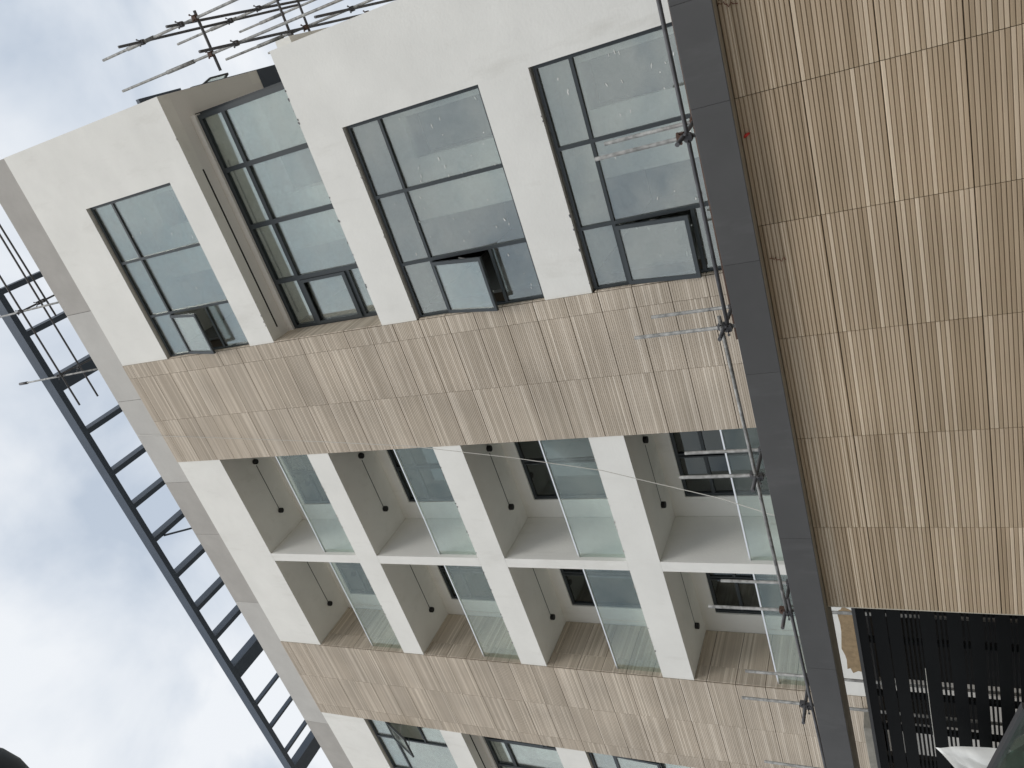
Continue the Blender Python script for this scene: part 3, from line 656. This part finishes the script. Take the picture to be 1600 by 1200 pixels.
for far in (0, 1):
    m = MB()
    for a, b_, w_ in ((A0, A1, .055), (A1, R1_, .06), (R1_, R0, .09)):
        m.bar(CP(*a, far, 0), CP(*b_, far, .12 if b_[1] > 1.3 else 0) if a[1] < 1.3 else CP(*b_, far, .12 if b_[1] > 1.3 else 0), w_, w_)
    m = MB(); up = .12
    m.bar(CP(*A0, far), CP(*A1, far, up), .085, .075); m.bar(CP(*A1, far, up), CP(*R1_, far, up), .06, .06); m.bar(CP(*R1_, far, up), CP(*R0, far), .09, .08)
    m.bar(CP(-.35, 1.04, far), CP(-.35, 1.60, far, up), .08, .05)
    m.build('pillar', 'car_trim', CAR)
    MB().slab([CP(1.45, 1.05, far, .02), CP(.09, 1.56, far, .13), CP(-1.2, 1.58, far, .13), CP(-1.85, 1.05, far, .02)], (0, .005, 0)).build('side_window', 'car_glass', CAR)
    for xx in (1.5, -1.5):
        w_ = MB(); yy = (yf - .22) if far else yn; w_.tube([(cx0 + xx, yy, .33), (cx0 + xx, yy + .22, .33)], .33, 28)
        o = w_.build('wheel', 'rubber', CAR); r_ = MB(); yy2 = (yf + .002) if far else (yn - .012); r_.tube([(cx0 + xx, yy2, .33), (cx0 + xx, yy2 + .01, .33)], .22, 20); r_.build('rim', 'alloy', o)
    mm = MB(); mm.bar((cx0 + 1.1, (yf + .12) if far else (yn - .12), 1.1), (cx0 + 1.1, (yf - .03) if far else (yn + .03), 1.08), .1, .13); mm.build('mirror', 'car_paint', CAR)
    MB().bar((cx0 + 2.38, (yf - .35) if far else (yn + .1), .72), (cx0 + 2.38, (yf - .1) if far else (yn + .35), .72), .1, .13).build('headlight', 'lampglass', CAR)
MB().slab([CP(*A1, 0, .1), CP(*A1, 1, .1), CP(*R1_, 1, .1), CP(*R1_, 0, .1)], (0, 0, .03)).build('roof', 'car_paint', CAR)
MB().slab([CP(A0[0] + .02, A0[1], 0), CP(A0[0] + .02, A0[1], 1), CP(A1[0] + .01, A1[1] + .01, 1, .12), CP(A1[0] + .01, A1[1] + .01, 0, .12)], (-.004, 0, -.004)).build('windscreen', 'car_glass', CAR)
MB().slab([CP(*R0, 0), CP(*R0, 1), CP(*R1_, 1, .12), CP(*R1_, 0, .12)], (.004, 0, -.004)).build('rear_window', 'car_glass', CAR)
for yy in (yn + .35, yf - .8):
    MB().box((cx0 - .6) / K, (cx0 - .05) / K, yy / K, (yy + .45) / K, (.5 - EYE) / K, (1.2 - EYE) / K).build('seat', 'rubber', CAR, bevel=.05)
MB().box((cx0 + .7) / K, (cx0 + 1.4) / K, (yn + .1) / K, (yf - .1) / K, (.8 - EYE) / K, (1.02 - EYE) / K).build('dashboard', 'rubber', CAR, bevel=.04)

# ------------------------------------------------------------------ street lamp, its head just entering the picture
LP = thing('street_lamp', 'dark street lamp whose head tip shows in the far corner of the sky', 'street lamp', P(-3.15, 0.9, GZ))
MB().tube([P(-3.15, 0.9, GZ), P(-3.15, 0.9, 3.19)], [.07, .04], 14).build('pole', 'lamp_metal', LP)
MB().tube([P(-3.15, 0.9, 3.19), P(-2.95, 0.9, 3.34), P(-2.50, 0.9, 3.45)], [.04, .03, .03], 12).build('arm', 'lamp_metal', LP)
MB().tube([P(-2.540, 0.9, 3.460), P(-2.360, 0.9, 3.470), P(-2.130, 0.9, 3.470), P(-2.010, 0.9, 3.472), P(-1.930, 0.9, 3.480), P(-1.870, 0.9, 3.495), P(-1.850, 0.9, 3.500)], [.04, .09, .105, .10, .078, .04, .012], 28).build('lamp_head', 'lamp_metal', LP)

# ------------------------------------------------------------------ wear: scraps on panes, chipped plaster, odd wires
def specks(x0, x1, z0, z1, y, n, seed):
    rr = random.Random(seed); m = MB()
    for _ in range(n):
        x = rr.uniform(x0, x1); z = rr.uniform(z0, z1); L = rr.uniform(.01, .045); h = rr.uniform(.004, .010); a = rr.uniform(-.5, .5)
        pts = []
        for k in range(5):
            t_ = 2 * math.pi * k / 5 + rr.uniform(-.4, .4); px = L * math.cos(t_); pz = h * math.sin(t_)
            pts.append(P(x, y, z) + Vector((px * math.cos(a) - pz * math.sin(a), 0, px * math.sin(a) + pz * math.cos(a))))
        m.slab(pts, (0, .002, 0))
    o = m.build('label_scraps', 'cloth', B); o['kind'] = 'stuff'
specks(-1.6, -.6, 5.1, 6.6, 10.095, 16, 1); specks(-3.5, -1.7, 5.1, 7.1, 10.095, 20, 2); specks(-1.6, -.6, 2.3, 3.9, 10.095, 16, 3); specks(-3.4, -1.7, 2.2, 4.0, 10.095, 18, 4); specks(-3.5, -.6, 11.4, 13.2, 10.095, 12, 6)
def chips(x0, x1, z, n, seed, y=9.998):
    rr = random.Random(seed); m = MB()
    for _ in range(n):
        x = min(x1, x0 + (x1 - x0) * (rr.choice((.2, .45, .8)) + rr.gauss(0, .06))) if rr.random() < .7 else rr.uniform(x0, x1); L = rr.uniform(.006, .03); c = P(x, y, z + rr.uniform(-.012, .014)); pts = []
        for k in range(6):
            t_ = 2 * math.pi * k / 6; pts.append(c + Vector((L * math.cos(t_) * rr.uniform(.6, 1.2), 0, L * .5 * math.sin(t_) * rr.uniform(.5, 1.3))))
        m.slab(pts, (0, .012, 0))
    o = m.build('mortar_splashes', 'galv_dark' if seed % 2 else 'screed_a', B); o['kind'] = 'stuff'
for i_, (za, zb) in enumerate(FL[1:4]):
    chips(-8.7, -6.2, zb - .0, 14, 20 + i_, 9.996); chips(-11.5, -9.1, zb - .0, 12, 30 + i_, 9.996)
chips(XA + .1, .7, 8.07, 22, 41, 9.996); chips(XA, -.5, 7.34, 10, 42, 9.996); chips(XA, -.5, 4.19, 10, 43, 9.996); chips(-3.6, .6, 10.6, 8, 44, 9.996)
MB().tube([P(.62, 10.2, 15.9), P(.60, 10.15, 16.35)], .012, 6).build('starter_bar', 'rusty', B)
